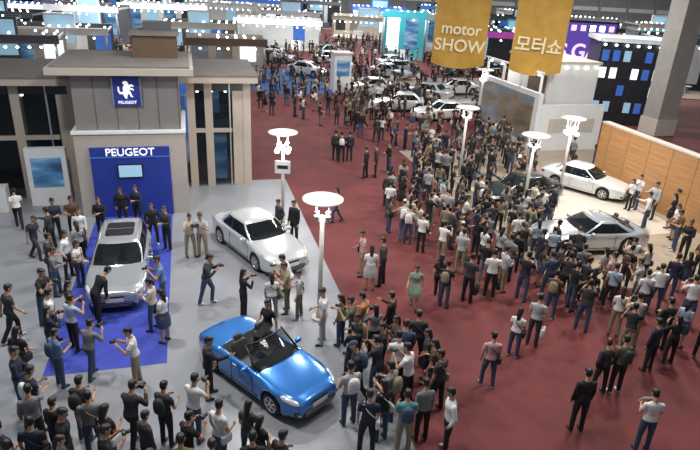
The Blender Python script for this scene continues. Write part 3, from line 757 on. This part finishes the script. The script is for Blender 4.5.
# ------------------------------------------------------------------ background stands
booths=[]
def booth(x,y,w,d,h,rz,mw,mh,style=0,name='exhibition_stand'):
    for bx,by,bw in booths:
        if abs(bx-x)<(bw+w)/2+.3 and abs(by-y)<d+1.2: return None
    booths.append((x,y,w)); foot(x,y,rz,-w/2-.2,w/2+.2,-.2,d+.2)
    k=MB()
    k.boxb(-w/2,w/2,0,d,0,.10,random.choice([m_lfloor,m_wfloor,m_grey,m_grey]))
    k.boxb(-w/2,w/2,d-.3,d,.10,h,mw)
    k.boxb(-w/2,-w/2+.25,d*.4,d-.3,.1,h*.8,mw)
    for s_ in(-1,1): k.tube([(s_*(w/2-.3),.3,.1),(s_*(w/2-.3),.3,h)],.12,m_metal,8)
    k.boxb(-w/2,w/2,.1,.4,h-.7,h,mh)
    for j in range(3): k.boxb(-w/2+.1+j*(w/2-.17),-w/2+.3+j*(w/2-.17),.3,d,h-.4,h-.2,m_metal)
    for r_ in range(3):
        for i in range(int(w/.9)):
            if random.random()<.6: k.sup((-w/2+.5+i*.9,[-.02,d*.4,d*.75][r_],h-.95+.9*(r_>0)),(.24,.24,.2),random.choice([m_spot,m_spot,m_spotb]),1,6,4)
    for i in range(int(w/2.5)):
        k.boxb(-w/2+.5+i*2.5,-w/2+2.2+i*2.5,d-.36,d-.3,.8,h-1.0,random.choice([m_whglow,m_bluelb,m_pic,m_pic2,m_dark,m_white,m_screen]))
    if style==1:
        k.boxb(-w*.15,w*.15,d*.5,d*.5+.4,.1,h+1.2,mh); k.boxb(-w*.13,w*.13,d*.5-.05,d*.5,h*.5,h+1.0,m_screen)
    k.boxb(-w*.2,-w*.2+1.6,d*.3,d*.3+.6,.1,1.1,m_white)
    k.boxb(w*.15,w*.15+1.2,d*.35,d*.35+.5,.1,1.1,mh)
    # a few staff and visitors' tables on the stand
    for i in range(3):
        tx=random.uniform(-w/2+1,w/2-1); k.tube([(tx,d*.6,.1),(tx,d*.6,.8)],.04,m_metal,6); k.tube([(tx,d*.6,.8),(tx,d*.6,.84)],.35,m_white,12,False)
    return k.obj(name,(x,y,0),rz)
def bp(px,py,w,d,h,mw,mh,st=0,rz=.1,name='exhibition_stand'):
    x,y=G(px,py); booth(x,y,w,d,h,rz,mw,mh,st,name)
bp(228,76,8,5,3.6,m_offw,m_brown,0,.25)
bp(200,58,9,5,4,m_dgrey,m_offw,1,.2)
bp(278,50,12,6,4,m_white,m_whglow,0,.1)
bp(335,48,10,6,4.2,m_white,m_whglow,1,.05)
bp(402,60,6,4,6.0,m_cyan,m_cyan,0,-.1)
bp(455,62,8,5,4.2,m_dgrey,m_offw,0,-.05)
bp(503,72,8,5,4.6,m_dark,m_mag,0,-.1)
bp(120,52,12,6,4,m_offw,m_white,0,.3)
bp(60,64,10,6,3.6,m_dgrey,m_white,1,.3)
bp(0,84,10,6,4,m_offw,m_dgrey,1,.35)
bp(165,42,12,6,5,m_white,m_whglow,0,.2)
bp(695,100,10,6,6,m_dark,m_dgrey,0,-.1)
k=MB(); k.boxb(-.8,.8,-.8,.8,0,3.4,m_white); k.boxb(-.9,.9,-.9,.9,3.4,3.55,m_offw); k.boxb(-.6,.6,-.83,-.8,1.5,2.9,m_pic2); x,y=G(340,91); k.obj('information_kiosk',(x,y,0),A); foot(x,y,A,-1.1,1.1,-1.1,1.1)
wm=[m_white,m_offw,m_dark,m_dgrey,m_dgrey,m_dark,m_bluelb]; hm=[m_whglow,m_white,m_dgrey,m_offw,m_bluelb,m_dark,m_cyan]
for Y in (90,104,119):
    X=-66
    while X<76:
        w=random.uniform(8,14); booth(X+w/2,Y+random.uniform(-1,1),w,6,random.uniform(3.5,5.5),random.uniform(-.06,.08),random.choice(wm),random.choice(hm),random.random()<.35)
        X+=w+random.choice([1,2,4])
for Y,x0,x1 in ((60,-48,-30),(74,-52,-34),(45,-40,-25),(30,-34,-18),(50,34,60),(62,44,75),(76,34,70)):
    X=x0
    while X<x1:
        w=random.uniform(8,12); booth(X+w/2,Y,w,5.5,random.uniform(3.5,5),.1,random.choice(wm),random.choice(hm),1); X+=w+2

def hit(x,y,m):
    for cx,cy,t,hl,hw in cars:
        dx,dy=x-cx,y-cy; u=dx*cos(t)+dy*sin(t); v=-dx*sin(t)+dy*cos(t)
        if abs(u)<hl+m and abs(v)<hw+m: return True
    return False
nc=0
for i in range(400):
    px=random.uniform(60,640); py=random.uniform(48,78); x,y=G(px,py)
    if hit(x,y,2.6): continue
    putcar('display_car',random.choice([m_wsedan,m_wsedan,m_sedan,m_dsedan]),x,y,random.uniform(0,360),4.6,1.8); nc+=1
    if nc>=26: break

# ------------------------------------------------------------------ crowd
def blocked(x,y,md):
    if hit(x,y,.22): return True
    a_,b_=L_(x,y)
    if -4.9<a_<.4 and b_>-.5 and b_<8: return True
    if -11<a_<3.6 and 2.2<b_<9: return True
    if -8.8<a_<-4.8 and .8<b_<2.2: return True
    if 21.8<a_<23.2 and -9<b_<3: return True
    for p in placed:
        if abs(p[0]-x)<md and abs(p[1]-y)<md and (p[0]-x)**2+(p[1]-y)**2<md*md: return True
    return False
PE=[
(58,242,'fold','navy','black',-50),(83,250,'stand','white','black',-70),(70,278,'pocket','white','charcoal',0),(54,283,'stand2','charcoal','denim',20),(82,286,'w','white','denim',-20),
(99,322,'lean','black','black',60),(103,238,'fold','black','black',-90),(124,226,'pocket','black','black',-80),(139,225,'fold','navy','black',-100),(154,247,'pocket','black','black',-70),(168,250,'fold','charcoal','black',-110),
(191,257,'photo','cream','khaki',-60),(203,257,'photo','lgrey','khaki',-90),(207,304,'photol','charcoal','denim',10),(244,318,'wphoto','black','black',30),(272,320,'w','white','grey',100),(287,312,'photo','khaki','olive',200),(299,318,'stand2','lgrey','olive',180),
(294,243,'stand','black','black',230),(279,238,'pocket','charcoal','black',230),(166,342,'wskirt','white','denim',160),(155,330,'w2','cream','denim',170),(150,300,'photo','blue','denim',200),
(138,384,'photo','white','khaki',200),(62,386,'pack','blue','denim',60),(93,377,'photol','grey','denim',80),(76,350,'photo','lblue','black',60),(74,330,'w','charcoal','black',50),(56,345,'stand2','white','black',40),
(348,424,'pack','lgrey','denim',120),(402,452,'pack','teal','khaki',100),(322,343,'stand2','white','lgrey',190),(340,345,'w','lime','denim',150),(351,352,'photo','olive','black',170),(362,345,'paper','orange','khaki',150),
(361,275,'stand2','pink','khaki',200),(369,290,'wskirt','white','lgrey',100),(381,285,'pocket','charcoal','black',170),(413,308,'wdress','print','print',-100),
(443,307,'pack','black','denim',60),(466,302,'bag','charcoal','black',50),(488,298,'bag','white','black',80),(486,386,'stand2','pink','denim',90),(512,356,'w','white','denim',60),(531,345,'bag','lgrey','charcoal',70),(437,298,'wwalk','black','black',70),
(575,430,'stand','black','black',100),(640,450,'paper','white','denim',90),(597,392,'pocket','charcoal','black',110),(613,392,'pack','olive','black',110),(646,370,'stand','navy','black',120),
(580,330,'photo','charcoal','denim',60),(612,335,'w','white','khaki',70),(628,345,'photo','cream','khaki',80),(637,318,'stand2','white','denim',90),(586,312,'w','black','denim',50),
(627,280,'photo','white','khaki',110),(640,285,'w','cream','denim',120),(627,210,'w','white','black',200),(635,212,'stand2','white','denim',190),(612,190,'wskirt','white','black',200),
(365,178,'pocket','black','black',160),(375,177,'stand','charcoal','black',180),(388,172,'fold','black','denim',200),(335,160,'stand','charcoal','black',90),(341,162,'pack','black','black',90),(349,161,'stand','navy','black',90),
(388,232,'w','olive','denim',20),(336,222,'wwalk','grey','denim',200),
(210,397,'point','black','black',20),(196,440,'photo','white','denim',60),(168,445,'pack','charcoal','black',70),(221,468,'stand2','white','denim',60),(260,478,'w','black','black',70),(87,440,'pack','charcoal','denim',80),
(62,462,'stand','black','black',70),(135,448,'photol','charcoal','black',80),(112,470,'w','black','denim',70),(150,475,'stand','charcoal','black',60),(190,480,'photo','black','denim',60),(40,430,'pack','navy','denim',60),
(375,392,'photo','charcoal','denim',150),(387,425,'pack','grey','denim',140),(405,405,'photo','white','black',150),(435,410,'stand2','charcoal','black',140),(430,395,'w','brown','denim',160),(380,440,'w','black','denim',120),(420,440,'stand','grey','black',110),
(562,300,'photo','charcoal','black',60),(548,318,'pack','brown','denim',60),(520,300,'photo','black','denim',50),(505,280,'stand2','grey','black',50),(573,270,'lean','black','black',80),(551,262,'stand','charcoal','black',20),
(550,220,'stand','charcoal','black',0),(521,225,'w','white','black',60),(478,206,'stand2','white','denim',30),(462,232,'w','white','khaki',20),(430,225,'photo','white','khaki',40),(417,240,'w','cream','grey',30),
(440,262,'photo','white','khaki',50),(408,222,'w','pink','denim',20),(290,296,'crouch','white','khaki',170)]
for px,py,k,s,p,h in PE:
    x,y=G(px,py)
    tr=0
    while blocked(x,y,.42) and tr<25:
        x,y=G(px+random.uniform(-4,4)*(1+tr/6),py+random.uniform(-3,3)*(1+tr/6)); tr+=1
    if not blocked(x,y,.36): put(k,x,y,h+random.uniform(-8,8),s,p)
t=radians(-40.5); ux,uy=cos(t),sin(t)
put('sit',-2.04+ux*-.62-uy*.62,12.56+uy*-.62+ux*.62,-125,'black','black',z=.47,scale=.97)

shirtsD=['black']*10+['charcoal']*8+['navy']*3+['grey']*3+['brown','olive','white','white','lgrey','denim','khaki']
shirtsM=['black']*8+['charcoal']*7+['navy']*3+['grey']*4+['white']*6+['cream']*2+['lgrey']*3+['pink','lblue','teal','khaki','khaki','olive','brown','denim']
pan=['black']*7+['denim']*5+['charcoal']*4+['khaki','ldenim','grey']
keys=['stand','stand2','fold','pocket','walk','walkp','pack','photo','photol','bag','paper','w','w2','wskirt','wphoto','wwalk','stand2','w','point']
def inpoly(x,y,poly):
    c=False; j=len(poly)-1
    for i in range(len(poly)):
        xi,yi=poly[i];xj,yj=poly[j]
        if (yi>y)!=(yj>y) and x<(xj-xi)*(y-yi)/(yj-yi)+xi: c=not c
        j=i
    return c
def fill(poly,n,md,sh,head=None,spread=60,coll=None):
    W_=[G(*p) for p in poly]; x0=min(p[0] for p in W_);x1=max(p[0] for p in W_);y0=min(p[1] for p in W_);y1=max(p[1] for p in W_)
    c=0;t=0
    while c<n and t<n*60:
        t+=1; x=random.uniform(x0,x1);y=random.uniform(y0,y1)
        if not inpoly(x,y,W_) or blocked(x,y,md): continue
        h=random.uniform(0,360) if head is None else head+random.uniform(-spread,spread)
        put(random.choice(keys),x,y,h,random.choice(sh),random.choice(pan),coll=coll); c+=1
    return c
fill([(385,200),(430,165),(500,200),(545,235),(560,295),(520,312),(440,272),(392,240)],76,.52,shirtsM,50)
fill([(500,205),(540,222),(575,280),(590,318),(560,315),(530,260)],18,.55,shirtsM,60)
fill([(345,125),(350,95),(430,100),(500,140),(520,175),(470,190),(430,175),(400,150),(355,140)],85,.6,shirtsD)
fill([(262,115),(255,90),(360,72),(430,100),(400,130),(330,130)],75,.7,shirtsD)
fill([(340,350),(385,340),(445,385),(450,470),(365,470),(335,400)],13,.52,shirtsD,140)
fill([(30,440),(130,450),(240,455),(300,490),(280,520),(0,520)],14,.55,shirtsD,70)
fill([(20,215),(85,240),(85,290),(50,320),(20,300)],6,.6,shirtsD)
fill([(10,330),(58,320),(58,400),(10,420)],5,.6,shirtsD,30)
fill([(585,285),(690,290),(700,380),(655,400),(620,360)],14,.6,shirtsM,90)
fill([(640,215),(720,235),(720,300),(650,300)],7,.7,shirtsM,180)
fill([(450,150),(500,150),(600,170),(620,185),(560,200),(480,185)],24,.6,shirtsD)
dc=bpy.data.collections.new('distant_crowd_people')
fill([(200,90),(205,62),(620,70),(610,130),(520,140),(430,95),(330,72),(260,90)],230,.7,shirtsD,coll=dc)
fill([(-20,60),(10,44),(700,44),(700,80),(400,66),(200,62)],450,.8,shirtsD,coll=dc)
e=bpy.data.objects.new('distant_crowd',None); e.instance_type='COLLECTION'; e.instance_collection=dc; sc.collection.objects.link(e)

# ------------------------------------------------------------------ light
w=bpy.data.worlds.new('world'); sc.world=w; w.use_nodes=True
bg=w.node_tree.nodes['Background']; bg.inputs[0].default_value=(.80,.90,1,1); bg.inputs[1].default_value=.24
def area(x,y,z,s,e,c=(1,.98,.95),name='ceiling_floodlight'):
    l=bpy.data.lights.new(name,'AREA'); l.shape='DISK'; l.size=s; l.energy=e; l.color=c
    o=bpy.data.objects.new(name,l); sc.collection.objects.link(o); o.location=(x,y,z)
area(-9,15,13,1.2,1050); area(-4,22,13,1.2,850); area(-2,11,13,1.2,560); area(11,20,13,1.2,1200,(1,.95,.87)); area(13,28,13,1.2,1200,(1,.96,.9)); area(4,30,13,2.5,800); area(-6,45,13,4,1500); area(14,45,13,4,2000)
area(5,14,13,2,380,(1,.90,.82))
area(0,75,13,10,5000); area(-30,70,13,10,4500); area(35,70,13,10,4500); area(0,110,13,14,6500); area(-40,110,13,14,5500); area(45,110,13,14,5500)
